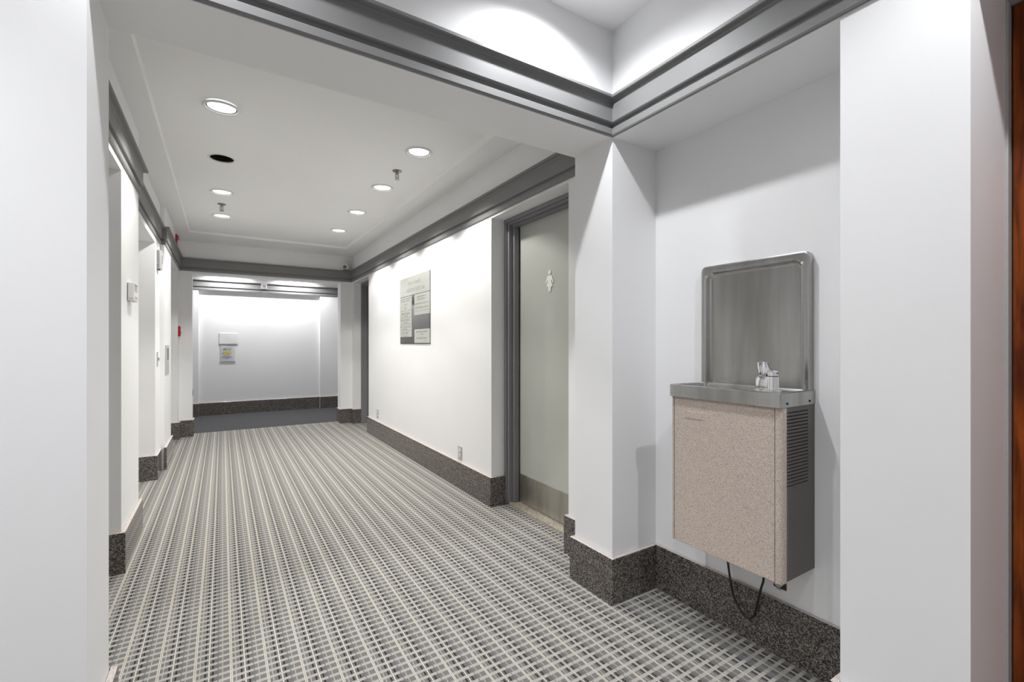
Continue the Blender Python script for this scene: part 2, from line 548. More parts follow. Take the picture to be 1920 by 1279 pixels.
# raised panel with round cut-outs for the lamps
LX = (-0.003, 1.177)
LY = (3.107, 3.984, 4.862, 5.757)
RC = 0.083
def holed_slab(x0, x1, y0, y1, z, ztop, holes, r, mat, name, label, n=28):
    bm = bmesh.new()
    xs = sorted({x0, x1} | {hx + s * r * 1.4 for hx, hy in holes for s in (-1, 1)})
    ys = sorted({y0, y1} | {hy + s * r * 1.4 for hx, hy in holes for s in (-1, 1)})
    V = {}
    def v(x, y):
        k = (round(x, 6), round(y, 6))
        if k not in V:
            V[k] = bm.verts.new((x, y, z))
        return V[k]
    for i in range(len(xs) - 1):
        for j in range(len(ys) - 1):
            cx, cy = (xs[i] + xs[i + 1]) / 2, (ys[j] + ys[j + 1]) / 2
            h = [q for q in holes if abs(q[0] - cx) < 1e-4 and abs(q[1] - cy) < 1e-4]
            q4 = [v(xs[i], ys[j]), v(xs[i], ys[j + 1]), v(xs[i + 1], ys[j + 1]), v(xs[i + 1], ys[j])]
            if not h:
                bm.faces.new(q4)
                continue
            ring = []
            per = n // 4
            cs = [(xs[i], ys[j]), (xs[i], ys[j + 1]), (xs[i + 1], ys[j + 1]), (xs[i + 1], ys[j])]
            outer = []
            for e in range(4):
                p, q = cs[e], cs[(e + 1) % 4]
                for k in range(per):
                    t = k / per
                    X, Y = p[0] + (q[0] - p[0]) * t, p[1] + (q[1] - p[1]) * t
                    outer.append(v(X, Y) if k == 0 else bm.verts.new((X, Y, z)))
                    a = math.atan2(Y - cy, X - cx)
                    ring.append(bm.verts.new((cx + r * math.cos(a), cy + r * math.sin(a), z)))
            top = [bm.verts.new((w_.co.x, w_.co.y, z + 0.11)) for w_ in ring]
            N = len(ring)
            for k in range(N):
                bm.faces.new((outer[k], outer[(k + 1) % N], ring[(k + 1) % N], ring[k]))
                bm.faces.new((ring[k], ring[(k + 1) % N], top[(k + 1) % N], top[k]))
            bm.faces.new(top)
    a = [bm.verts.new(p) for p in ((x0, y0, ztop), (x1, y0, ztop), (x1, y1, ztop), (x0, y1, ztop))]
    bm.faces.new(a)
    b_ = [v(x0, y0), v(x1, y0), v(x1, y1), v(x0, y1)]
    mb = MB()
    mb.bm.free()
    mb.bm = bm
    struct(name, mb, mat, label, 'ceiling')
holed_slab(TX0, TX1, YB, TY1, ZP, 2.75, [(x, y) for x in LX for y in LY], RC, M['ceil'], 'ceiling', 'white raised ceiling panel with the round lamps')
struct('ceiling', B(-0.52, XR, YB, 7.30, 2.75, 2.80), M['ceil'], 'slab closing the hall ceiling from above', 'ceiling')

# ------------------------------------------------------------------ crown mouldings
PROF = [(0, 0), (.010, 0), (.013, .006), (.013, .031), (.010, .034), (.004, .037), (.004, .052), (.018, .054), (.021, .058), (.021, .143), (.025, .149), (.042, .152), (.045, .155), (.045, .166), (.042, .168), (0, .170)]
def crown(name, path, label, z0=ZB, prof=PROF):
    """path runs with the room on its left-hand side"""
    bm = bmesh.new()
    P = [Vector((x, y)) for x, y in path]
    nrm = []
    for i in range(len(P) - 1):
        d = (P[i + 1] - P[i]).normalized()
        nrm.append(Vector((-d.y, d.x)))
    rings = []
    for i, p in enumerate(P):
        if i == 0: m = nrm[0]
        elif i == len(P) - 1: m = nrm[-1]
        else:
            a, b_ = nrm[i - 1], nrm[i]
            m = (a + b_) / (1 + a.dot(b_))
        rings.append([bm.verts.new((p.x + m.x * q[0], p.y + m.y * q[0], z0 + q[1])) for q in prof])
    for a, b_ in zip(rings, rings[1:]):
        for k in range(len(prof)):
            k2 = (k + 1) % len(prof)
            bm.faces.new((a[k], b_[k], b_[k2], a[k2]))
    bm.faces.new(rings[0]); bm.faces.new(rings[-1])
    bmesh.ops.recalc_face_normals(bm, faces=bm.faces[:])
    mb = MB(); mb.bm.free(); mb.bm = bm
    return struct(name, mb, M['trim'], label, 'moulding')
crown('trim_1', [(XF, -2.2), (XF, YF), (-2.0, YF)], 'grey crown moulding round the foyer beams', z0=2.158)
crown('trim_2', [(XR, YB), (XR, 7.30), (-0.472, 7.30), (-0.472, 5.50), (-0.507, 5.50), (-0.507, 3.73), (-0.45, 3.73), (-0.45, YB)],
      'grey crown moulding running round the hall', z0=2.152)
crown('trim_3', [(2.7, 9.22), (-1.6, 9.22)], 'grey crown moulding on the far room wall', z0=2.105)

# ------------------------------------------------------------------ granite baseboards
def base(side, x0, x1, y0, y1, label):
    o = B(x0, x1, y0, y1, 0, BH, bev=0.0015, seg=1).build('baseboard_' + side, None, mats=[M['granite'], M['sawn_lit']],
        matfn=lambda f: 1 if f.normal.z > 0.9 else 0)
    tag(o, label, 'baseboard', kind='structure')
T = BT
base('column', XF - T, XF, YF - T, YB + T, 'granite baseboard on the hall side of the column')
base('column', XF, XA - T, YF - T, YF, 'granite baseboard on the fountain side of the column')
base('column', XF, XR - T, YB, YB + T, 'granite baseboard on the back of the column')
base('alcove', XA - T, XA, 0.627, YF, 'granite baseboard under the drinking fountain')
base('pier', XF - T, XA - T, 0.627, 0.627 + T, 'granite baseboard on the alcove side of the pier')
base('pier', XF - T, XF, 0.35 - T, 0.627, 'granite baseboard on the front of the pier')
base('pier', XF, 1.838, 0.35 - T, 0.35, 'granite baseboard on the door side of the pier')
base('right', XR - T, XR, YB + T, 2.072 + T, 'granite baseboard between column and restroom door')
base('right', XR, 1.80, 2.072, 2.072 + T, 'granite baseboard on the near restroom door reveal')
base('right', XR - T, 1.80, 2.972 - T, 2.972, 'granite baseboard on the far restroom door reveal')
base('right', XR - T, XR, 2.972, 6.36 + T, 'long granite baseboard under the directory board')
base('right', XR, 1.79, 6.36, 6.36 + T, 'granite baseboard on the near reveal of the far door')
base('right', XR - T, 1.79, 7.18 - T, 7.18, 'granite baseboard on the far reveal of the far door')
base('right', XR - T, XR, 7.18, 7.30 - T, 'granite baseboard at the hall end beside the far door')
base('far', 1.52 - T, XR, 7.30 - T, 7.30, 'granite baseboard right of the far opening')
base('far', 1.52 - T, 1.52, 7.30, 7.505, 'granite baseboard inside the right jamb')
base('far', -0.475, -0.335 + T, 7.30 - T, 7.30, 'granite baseboard left of the far opening')
base('far', -0.335, -0.335 + T, 7.30, 7.505, 'granite baseboard inside the left jamb')
base('left', -0.475, -0.475 + T, 7.14, 7.30 - T, 'granite baseboard under the red pull station')
base('left', -1.15, -0.475 + T, 7.14 - T, 7.14, 'granite baseboard on the third opening reveal')
base('left', -0.47, -0.47 + T, 5.50 - T, 6.16 + T, 'granite baseboard under the card reader panel')
base('left', -0.505, -0.505 + T, 5.137, 5.50 - T, 'granite baseboard under the light switch')
base('left', -1.15, -0.505 + T, 5.137 - T, 5.137, 'granite baseboard on the second opening reveal')
base('left', -0.45, -0.45 + T, 3.14, 3.73 + T, 'granite baseboard under the thermostat')
base('left', -1.15, -0.45 + T, 3.14 - T, 3.14, 'granite baseboard on the first opening reveal')
base('left_pier', XL0, XL0 + T, YF - T, YB + T, 'granite baseboard on the side of the left pier')
base('left_pier', -2.0, XL0, YF - T, YF, 'granite baseboard on the front of the left pier')
base('back', -1.6, -0.335, 9.20, 9.22, 'granite baseboard left of the far recess')
base('back', 1.55, 2.7, 9.20, 9.22, 'granite baseboard right of the far recess')
base('back', -0.335, 1.55, 9.25, 9.27, 'granite baseboard under the taped notices')

# ------------------------------------------------------------------ doors
def door(name, label, x, y0, y1, head, leafmat, handle=False):
    """door in a recess on the right wall; x = front plane of frame"""
    d = thing(name, (x, (y0 + y1) / 2, 0), label, 'door', kind='structure')
    B(x + .135, 2.4, y0, y1, 0, head).build('recess_back', M['wall'], d)
    f = MB()
    for s, a in ((1, y0), (-1, y1)):
        f.box(x, x + .13, a, a + s * .030, 0, head, bev=.002)
        f.box(x + .012, x + .13, a + s * .030, a + s * .052, 0, head - .02, bev=.003)
        f.box(x + .045, x + .088, a + s * .052, a + s * .075, 0, head - .03, bev=.002)
    f.box(x, x + .13, y0 + .03, y1 - .03, head - .028, head, bev=.002)
    f.box(x + .012, x + .13, y0 + .052, y1 - .052, head - .043, head - .028, bev=.002)
    f.box(x + .045, x + .088, y0 + .075, y1 - .075, head - .056, head - .043, bev=.002)
    f.build('door_frame', M['frame'], d)
    B(x + .092, x + .132, y0 + .055, y1 - .080, .018, head - .050, bev=.002).build('door_leaf', leafmat, d)
    return d
d1 = door('door_1', 'pale grey restroom door with a metal kick plate', 1.80, 2.072, 2.972, HZ, M['leaf'])
B(1.886, 1.8915, 2.13, 2.885, .028, .232, bev=.001).build('kick_plate', M['kick'], d1)
scr = None
kp = [c for c in d1.children if c.name.startswith('kick_plate')][0]
for y, z in ((2.86, .222), (2.787, .222), (2.564, .222), (2.348, .222), (2.86, .045), (2.773, .045), (2.557, .045), (2.348, .045)):
    MB().cyl((1.8865, y, z), .0045, -.002, 'X', 12).build('screw', M['grey'], kp)
B(1.812, 1.93, 2.10, 2.945, 0, .016, bev=.002).build('threshold', M['thresh'], d1)
# pictogram
rs = thing('restroom_sign', (1.890, 2.517, 1.558), 'small raised metal figure in a skirt on the restroom door', 'sign')
k = .146 / 100
def fig(pts):
    return [(2.517 - px_ * k * 1.3, 1.558 + pz * k) for px_, pz in pts]
MB().cyl((1.886, 2.517, 1.558 + 91 * k), 10 * k, .006, 'X', 24).build('head', M['sym'], rs)
body = [(-9, 76), (9, 76), (13, 73), (24, 43), (19, 39), (12, 56), (9, 52), (19, 24), (9, 24), (6, 0), (-6, 0), (-9, 24), (-19, 24), (-9, 52), (-12, 56), (-19, 39), (-24, 43), (-13, 73)]
MB().prism(fig(body), 'X', 1.886, 1.892).build('figure', M['sym'], rs)

d2 = door('door_2', 'grey door at the far right end of the hall', 1.79, 6.36, 7.18, HZ, M['leaf2'])
h = MB().cyl((1.882, 6.93, 1.20), .026, -.012, 'X', 20)
h.tube([(1.872, 6.93, 1.20), (1.835, 6.93, 1.20), (1.830, 6.90, 1.20), (1.830, 6.82, 1.20)], .009)
h.build('door_handle', M['chrome'], d2, smooth=True)

d3 = thing('door_3', (1.87, -0.13, 0), 'red-brown wooden door in a grey frame at the right edge', 'door', kind='structure')
f3 = MB().box(1.838, 1.93, .345, .35, 0, ZB, bev=.001).box(1.838, 1.93, -.62, -.615, 0, ZB, bev=.001).box(1.838, 1.93, -.615, .345, ZB - .006, ZB, bev=.001)
f3.build('door_frame', M['lgrey'], d3)
B(1.868, 1.91, -.612, .342, .012, ZB - .009, bev=.002).build('door_leaf', M['wood'], d3)
h = MB().cyl((1.868, -.50, 1.02), .026, -.012, 'X', 20).tube([(1.858, -.5, 1.02), (1.82, -.5, 1.02), (1.815, -.47, 1.02), (1.815, -.39, 1.02)], .009)
h.build('door_handle', M['chrome'], d3, smooth=True)

# ------------------------------------------------------------------ drinking fountain
FX, FY0, FY1 = 1.600, .830, 1.280
wf = thing('drinking_fountain', (XA, (FY0 + FY1) / 2, .378), 'wall-mounted steel drinking fountain with beige speckled cabinet', 'drinking fountain')
Z0, Z1 = .386, .988
B(1.630, 1.8245, FY0 + .013, FY1 - .005, Z0, Z1).build('cabinet_core', M['dark'], wf)
def rpost(y_out, y_in, s, r):
    pts = [(1.632, y_in), (FX, y_in)]
    cx, cy = FX + r, y_out + s * r
    for i in range(8):
        a = i / 7 * math.pi / 2
        pts.append((cx - r * math.cos(a), cy - s * r * math.sin(a)))
    pts.append((1.632, y_out))
    return pts
MB().prism(rpost(FY0, .8520, 1, .018), 'Z', Z0 - .003, Z1).build('corner_post', M['lam'], wf, smooth=True)
MB().prism(rpost(FY1, 1.2685, -1, .007), 'Z', Z0 - .003, Z1).build('corner_post', M['lam'], wf, smooth=True)
fp = B(FX, 1.63, .8545, 1.2662, Z0 - .001, Z1, bev=.0012).build('front_panel', M['lam'], wf)
B(FX - .0022, FX + .001, 1.131, 1.2125, .901, .929, bev=.001).build('blank_badge', M['lam'], fp)
sd = MB().box(1.632, 1.8245, FY0, FY0 + .004, Z0, .703).box(1.632, 1.8245, FY0, FY0 + .004, .966, Z1).box(1.776, 1.8245, FY0, FY0 + .004, .703, .966)
B(1.632, 1.8245, FY1 - .004, FY1, Z0, Z1).build('side_panel', M['side'], wf)
sp = sd.build('side_panel', M['side'], wf)
NS = 22
st = (.966 - .703) / NS
me0 = None
for i in range(NS):
    z = .703 + i * st
    mb = MB().prism([(FY0 + .009, z + st * 1.0), (FY0 + .009, z + st * .80), (FY0 - .0012, z + st * .02), (FY0 - .0012, z + st * .50)], 'X', 1.632, 1.776)
    o = mb.build('louver_slat', M['side'], sp)
B(1.632, 1.776, FY0 + .0102, FY0 + .012, .703, .966).build('vent_backing', M['dark'], sp)
# basin
bx0, by0, by1 = 1.588, .8275, 1.2825
def sst(t):
    t = min(1, max(0, t)); return t * t * (3 - 2 * t)
def basin_top(u, v):
    x = bx0 + u * (1.8245 - bx0); y = by0 + v * (by1 - by0)
    rc = .007                                  # rounded front corners in plan
    for cyy, sg in ((by0 + rc, -1), (by1 - rc, 1)):
        if x < bx0 + rc and (y - cyy) * sg > 0:
            dx_, dy_ = bx0 + rc - x, (y - cyy) * sg
            m_ = max(dx_, dy_); hh = math.hypot(dx_, dy_)
            if hh > 1e-9:
                x, y = bx0 + rc - dx_ * m_ / hh, cyy + sg * dy_ * m_ / hh
    e = min(x - bx0, y - by0, by1 - y)
    if x < bx0 + rc and (y < by0 + rc or y > by1 - rc):
        cyy = by0 + rc if y < by0 + rc else by1 - rc
        e = rc - math.hypot(bx0 + rc - x, y - cyy)
    z = 1.034
    if e < .006:
        z -= (.006 - max(e, 0)) ** 2 / .012
    d = min(sst((e - .012) / .022), sst((1.806 - x) / .02) if x > 1.78 else 1)
    # plateau under the bubbler in the near corner
    pd = math.hypot((x - 1.648) / .075, (y - .885) / .085)
    d *= sst((pd - .7) / .45)
    z -= .030 * d
    return (x, y, z)
bs = MB().grid(70, 110, basin_top)
nb = bs.build('basin', M['steel'], wf, smooth=True)
def ring_pts(off, r):
    pts = [(1.8245, by0 + off)]
    for cy, sy, rng in ((by0 + off + r, -1, range(0, 7)), (by1 - off - r, 1, range(6, -1, -1))):
        for q in rng:
            an = q / 6 * math.pi / 2
            pts.append((bx0 + off + r - r * math.sin(an), cy + sy * r * math.cos(an)))
    pts.append((1.8245, by1 - off))
    return pts
MB().prism(ring_pts(0, .007) + ring_pts(.004, .004)[::-1], 'Z', .984, 1.0312).build('basin_apron', M['steel'], nb, smooth=True)
for x in (1.630, 1.783):
    MB().cyl((x, by0, .9965), .004, -.002, 'Y', 12).build('screw', M['dark'], nb)
# back splash
sy0, sy1, sz0, sz1 = .833, 1.280, 1.0, 1.540
def rsd(y, z, y0, y1, z0, z1, r):
    cy, cz = (y0 + y1) / 2, (z0 + z1) / 2
    qx, qz = abs(y - cy) - (y1 - y0) / 2 + r, abs(z - cz) - (z1 - z0) / 2 + r
    return math.hypot(max(qx, 0), max(qz, 0)) + min(max(qx, qz), 0) - r
def splash(u, v):
    y = sy0 + u * (sy1 - sy0); z = sz0 + v * (sz1 - sz0)
    # round the top corners by pulling the grid in
    r = .022
    zz = z
    ed = min(y - sy0, sy1 - y)
    if ed < r:
        lim = sz1 - r + math.sqrt(max(r * r - (r - ed) ** 2, 0))
        zz = sz0 + v * (lim - sz0)
    o = rsd(y, zz, sy0, sy1, sz0 - .2, sz1, .022)
    x = 1.797 + (max(0, .005 + o) ** 2) / .010 * 1.0
    i = -rsd(y, zz, sy0 + .026, sy1 - .026, .98, sz1 - .026, .035)
    x += .018 * sst((i + .002) / .016)
    # bead standing along the two upright sides
    s_ = min(abs(y - (sy0 + .028)), abs(y - (sy1 - .028)))
    x -= .009 * math.exp(-(s_ / .0045) ** 2) * sst((sz1 - .035 - zz) / .02)
    return (x, y, zz)
sm = MB().grid(150, 120, splash)
bsp = sm.build('back_splash', M['steel'], wf, smooth=True)
edge = [splash(0, j / 60) for j in range(61)] + [splash(i / 100, 1) for i in range(1, 101)] + [splash(1, 1 - j / 60) for j in range(1, 61)]
eb = bmesh.new()
e0 = [eb.verts.new(p) for p in edge]
e1 = [eb.verts.new((1.8245, p[1], p[2])) for p in edge]
for i in range(len(edge) - 1):
    eb.faces.new((e0[i], e0[i + 1], e1[i + 1], e1[i]))
bmesh.ops.recalc_face_normals(eb, faces=eb.faces[:])
mb = MB(); mb.bm.free(); mb.bm = eb
mb.build('splash_edge', M['steel'], bsp, smooth=True)
# bubbler
bx, byc = 1.655, .905
zb = 1.0335
def ell(cx, cy, a, b_, n=28):
    return [(cx + a * math.cos(2 * math.pi * i / n), cy + b_ * math.sin(2 * math.pi * i / n)) for i in range(n)]
bub = MB().prism(ell(bx, .910, .032, .050), 'Z', zb - .004, zb + .005, bev=.0015).build('bubbler', M['chrome'], wf, smooth=True)
MB().cyl((bx, .889, zb + .004), .0200, .048, 'Z', 32).build('spout_body', M['chrome'], bub, smooth=True)
MB().prism([(.889, zb + .004), (.889, zb + .052), (.934, zb + .052), (.943, zb + .044), (.945, zb + .004)], 'X', bx - .016, bx + .016, bev=.003).build('spout_block', M['chrome'], bub, smooth=True)
hood = [(.9405, 1.1325), (.932, 1.1372), (.9233, 1.1384), (.914, 1.1360), (.9087, 1.131), (.9035, 1.117), (.8995, 1.1105), (.9087, 1.084), (.9327, 1.084), (.9369, 1.1116)]
MB().prism(hood, 'X', bx - .012, bx + .012, bev=.0016).build('mouth_guard', M['chrome'], bub, smooth=True)
pb = MB().cyl((bx, .889, zb + .0545), .0185, .015, 'Z', 32).lathe((bx, .889, zb + .0695), [(.0185, 0), (.016, .004), (.008, .0065), (0, .007)], 28).build('push_button', M['chrome'], bub, smooth=True)
MB().cyl((bx, .889, zb + .052), .0165, .0025, 'Z', 28).build('collar_gap', M['dark'], bub)
MB().cyl((bx - .004, .8712, zb + .064), .0028, -.0012, 'Y', 12).build('screw', M['dark'], bub)
# cord
def spline(pts, n=8):
    P = [Vector(p) for p in pts]
    P = [P[0] * 2 - P[1]] + P + [P[-1] * 2 - P[-2]]
    out = []
    for i in range(1, len(P) - 2):
        for k in range(n):
            t = k / n
            a, b_, c, d = P[i - 1], P[i], P[i + 1], P[i + 2]
            out.append(0.5 * ((2 * b_) + (c - a) * t + (2 * a - 5 * b_ + 4 * c - d) * t * t + (3 * b_ - a - 3 * c + d) * t ** 3))
    out.append(P[-2])
    return out
cp = [(1.77, 1.150, .395), (1.785, 1.145, .293), (1.786, 1.137, .236), (1.788, 1.123, .165), (1.79, 1.098, .122), (1.792, 1.066, .096), (1.79, 1.038, .118), (1.788, 1.02, .181), (1.787, 1.007, .239), (1.785, .994, .291), (1.77, .985, .395)]
MB().tube(spline(cp), .0042, 10).build('power_cord', M['black'], wf, smooth=True)

# ------------------------------------------------------------------ outlets and switches
def duplex(y, z, x, label, s=1.0):
    o = thing('wall_outlet', (x, y, z), label, 'outlet', group='duplex outlets on the right wall')
    B(x - .006, x, y - .035, y + .035, z - .057, z + .057, bev=.0025).build('cover_plate', M['lgrey'], o)
    for dz in (.020, -.020):
        r = MB().prism([(y + .017 * math.cos(a) * (1 if abs(math.cos(a)) < .8 else .96), z + dz + .0155 * math.sin(a)) for a in [2 * math.pi * i / 20 for i in range(20)]], 'X', x - .0095, x - .005).build('receptacle', M['white'], o)
        MB().box(x - .0099, x - .009, y - .0075, y - .0055, z + dz - .004, z + dz + .006).box(x - .0099, x - .009, y + .0055, y + .0075, z + dz - .004, z + dz + .006).cyl((x - .0099, y, z + dz - .009), .0025, .001, 'X', 10).build('slots', M['dark'], r)
    MB().cyl((x - .006, y, z), .003, -.001, 'X', 10).build('screw', M['grey'], o)
    return o
duplex(3.50, .287, XR, 'nearer of two duplex outlets above the right wall baseboard')
duplex(5.92, .305, XR, 'farther of two duplex outlets above the right wall baseboard')
o = thing('fountain_outlet', (XA, .957, .300), 'wall outlet without a cover plate half hidden below the drinking fountain', 'outlet')
B(XA - .002, XA, .957 - .028, .957 + .020, .256, .362).build('box_opening', M['black'], o)
for z in (.320, .277):
    r = MB().prism(ell(.957, z, .017, .0155, 20), 'X', XA - .008, XA - .001).build('receptacle', M['lgrey'], o)
    MB().box(XA - .0085, XA - .0075, .9495, .9515, z - .004, z + .007).box(XA - .0085, XA - .0075, .9625, .9645, z - .004, z + .007).build('slots', M['dark'], r)
B(XA - .004, XA - .001, .948, .966, .250, .257).build('strap', M['lgrey'], o)

# ------------------------------------------------------------------ directory board
db = thing('directory_board', (XR, 4.6, 1.203), 'directory board with pale lettered panels on dark mirror glass', 'directory board')
DX = XR - .006
Y0_, Y1_, YL, YR_ = 4.150, 5.022, 4.644, 4.566
B(DX, XR, Y0_, Y1_, 1.204, 1.914, bev=.001).build('backing_mirror', M['mirror'], db)
def wordmarks(y0, y1, zc, hgt, seed):
    """illegible lettering: upright strokes grouped into words, from y1 (left) to y0 (right)"""
    rnd = random.Random(seed)
    mb = MB()
    y = y1
    x = DX - .0042
    while y > y0 + hgt:
        n = rnd.randint(3, 8)
        for _ in range(n):
            if y < y0 + hgt * .4: break
            wd = hgt * .42
            up = hgt * rnd.choice((1, 1, .72, .72, 1))
            mb.box(x, x + .0008, y - hgt * .10, y, zc - hgt / 2, zc - hgt / 2 + up)
            c = rnd.random()
            if c < .7: mb.box(x, x + .0008, y - wd, y, zc - hgt / 2 + up - hgt * .12, zc - hgt / 2 + up)
            if c > .35: mb.box(x, x + .0008, y - wd, y - wd + hgt * .1, zc - hgt / 2, zc - hgt / 2 + up * .9)
            if c < .5: mb.box(x, x + .0008, y - wd, y, zc - hgt / 2, zc - hgt / 2 + hgt * .12)
            y -= hgt * .62
        y -= hgt * .5
    return mb
def panel(y0, y1, z0, z1, lines, seed):
    p = B(DX - .0035, DX + .001, y0, y1, z0, z1, bev=.0008, seg=1).build('sign_panel', M['panel'], db)
    for i, (a, b_, zc, hg) in enumerate(lines):
        tag(wordmarks(a, b_, zc, hg, seed * 10 + i).build('lettering', M['inkpale'], p), kind='stuff')
W = Y1_ - Y0_
panel(Y0_, Y1_, 1.716, 1.914, [(4.36, 4.74, 1.848, .036), (4.28, 4.80, 1.772, .036)], 1)
B(DX - .0043, DX - .0035, 4.84, 4.93, 1.757, 1.760).build('underline', M['inkpale'], db)
panel(YL, Y1_, 1.561, 1.711, [(4.66, 5.0, 1.692, .014), (4.68, 4.99, 1.668, .022), (4.78, 4.88, 1.630, .020), (4.80, 4.86, 1.590, .018)], 2)
panel(YL, Y1_, 1.489, 1.5585, [(4.70, 4.97, 1.533, .022), (4.77, 4.91, 1.505, .014)], 3)
panel(YL, Y1_, 1.417, 1.4865, [(4.69, 4.99, 1.461, .022), (4.77, 4.90, 1.433, .014)], 4)
panel(YL, Y1_, 1.3475, 1.4145, [(4.67, 5.0, 1.389, .022), (4.77, 4.91, 1.362, .014)], 5)
panel(YL, Y1_, 1.278, 1.3455, [(4.71, 4.97, 1.320, .022), (4.77, 4.90, 1.291, .014)], 6)
panel(Y0_, YR_, 1.540, 1.711, [(4.25, 4.50, 1.682, .013), (4.26, 4.48, 1.656, .013), (4.17, 4.55, 1.612, .015), (4.18, 4.55, 1.572, .015)], 7)
panel(Y0_, YR_, 1.498, 1.538, [], 8)
panel(Y0_, YR_, 1.212, 1.352, [(4.20, 4.51, 1.325, .011), (4.31, 4.40, 1.302, .009), (4.22, 4.50, 1.262, .016), (4.24, 4.27, 1.232, .016)], 9)

# ------------------------------------------------------------------ left wall devices
t = thing('thermostat', (-.45, 3.375, 1.495), 'white box thermostat on the first white pier of the left wall', 'thermostat')
B(-.446, -.418, 3.31, 3.44, 1.443, 1.548, bev=.004).build('housing', M['white'], t)
B(-.45, -.446, 3.315, 3.435, 1.448, 1.543).build('mount_plate', M['grey'], t)
B(-.4185, -.4165, 3.335, 3.415, 1.500, 1.532).build('display', M['lcd'], t)
B(-.4185, -.4160, 3.328, 3.422, 1.533, 1.538).build('display_rim', M['grey'], t)
for k in range(3):
    B(-.4185, -.416, 3.345 + k * .025, 3.361 + k * .025, 1.458, 1.470, bev=.001).build('button', M['lgrey'], t)
for k in range(3):
    B(-.44 + k * .006, -.438 + k * .006, 3.3095, 3.3105, 1.452, 1.462).build('vent_slot', M['grey'], t)

t = thing('horn_speaker', (-.505, 5.31, 1.97), 'ribbed grey wall sounder high on the left wall below the moulding', 'sounder')
B(-.505, -.488, 5.25, 5.37, 1.882, 2.06, bev=.003).build('back_box', M['ink'], t)
for k in range(9):
    B(-.5045, -.486, 5.246, 5.252, 1.890 + k * .019, 1.899 + k * .019).build('rib', M['grey'], t)
B(-.488, -.470, 5.252, 5.368, 1.888, 2.054, bev=.004).build('front_cover', M['lgrey'], t)
B(-.4705, -.469, 5.275, 5.345, 1.94, 2.02).build('grille', M['ink'], t)

t = thing('light_switch', (-.505, 5.285, 1.063), 'pale toggle light switch on the left wall strip below the sounder', 'switch')
B(-.505, -.499, 5.25, 5.32, 1.0, 1.13, bev=.002).build('cover_plate', M['lgrey'], t)
B(-.499, -.488, 5.28, 5.29, 1.05, 1.078, bev=.002).build('toggle', M['grey'], t)

t = thing('card_reader_panel', (-.47, 5.72, 1.045), 'tall grey wall panel with a dark window on the left wall', 'panel')
B(-.47, -.464, 5.56, 5.88, .900, 1.19, bev=.002).build('face_plate', M['lgrey'], t)
B(-.4645, -.463, 5.68, 5.86, 1.045, 1.16).build('window', M['ink'], t)

t = thing('fire_pull_station', (-.475, 7.215, 1.36), 'red fire alarm pull station on the left wall end', 'alarm')
B(-.475, -.452, 7.165, 7.265, 1.300, 1.428, bev=.004).build('housing', M['red'], t)
B(-.452, -.446, 7.185, 7.245, 1.335, 1.36, bev=.002).build('pull_bar', M['red'], t)

t = thing('alarm_strobe', (-.47, 6.74, 2.44), 'small red alarm strobe above the left moulding near the ceiling', 'alarm')
B(-.47, -.452, 6.70, 6.80, 2.37, 2.50, bev=.003).build('housing', M['red'], t)
B(-.452, -.436, 6.725, 6.775, 2.44, 2.49, bev=.004).build('strobe_lens', M['grey'], t)

t = thing('jamb_outlet', (-.335, 7.40, .56), 'tiny dark outlet low on the left jamb of the far opening', 'outlet')
B(-.335, -.331, 7.37, 7.43, .51, .61, bev=.001).build('cover_plate', M['lgrey'], t)
for z in (.545, .575):
    B(-.331, -.327, 7.39, 7.41, z - .010, z + .010, bev=.001).build('receptacle', M['ink'], t)

# ------------------------------------------------------------------ far wall things
t = thing('chime_box', (.62, 9.175, 2.167), 'small square grey chime box on the far moulding', 'chime')
B(.575, .665, 9.135, 9.1985, 2.168, 2.262, bev=.003).build('housing', M['lgrey'], t)
fr = MB().box(.588, .652, 9.131, 9.136, 2.182, 2.190).box(.588, .652, 9.131, 9.136, 2.240, 2.248).box(.588, .596, 9.131, 9.136, 2.19, 2.24).box(.644, .652, 9.131, 9.136, 2.19, 2.24)
fr.build('front_rim', M['lgrey'], t)
B(.597, .643, 9.133, 9.1355, 2.191, 2.239).build('grille', M['ink'], t)

YN = 9.27
t = thing('blank_notice', (.088, YN, 1.206), 'blank white sheet taped above the highlighted notice', 'notice')
def sheet(y, x0, x1, z0, z1, bulge, seed):
    rnd = random.Random(seed)
    ph = rnd.random() * 6
    def fn(u, v):
        return (x0 + u * (x1 - x0), y - .002 - bulge * math.sin(math.pi * u) * (1 - v) - .0015 * math.sin(7 * u + ph + 3 * v), z0 + v * (z1 - z0))
    return MB().grid(14, 14, fn)
s1 = sheet(YN, -.052, .226, 1.205, 1.396, .004, 3)
bmesh.ops.recalc_face_normals(s1.bm, faces=s1.bm.faces[:])
o1 = s1.build('sheet', M['paper'], t, smooth=True)
m1 = o1.modifiers.new('thickness', 'SOLIDIFY'); m1.thickness = .0015
B(-.054, .228, YN - .010, YN - .001, 1.199, 1.206, bev=.001).build('lower_curl', M['lgrey'], t)
t = thing('printed_notice', (.075, YN, .895), 'printed white notice with yellow highlighting taped to the far wall', 'notice')
o1 = sheet(YN, -.038, .186, .895, 1.195, .004, 5).build('sheet', M['paper2'], t, smooth=True)
m1 = o1.modifiers.new('thickness', 'SOLIDIFY'); m1.thickness = .0015
yy = YN - .0080
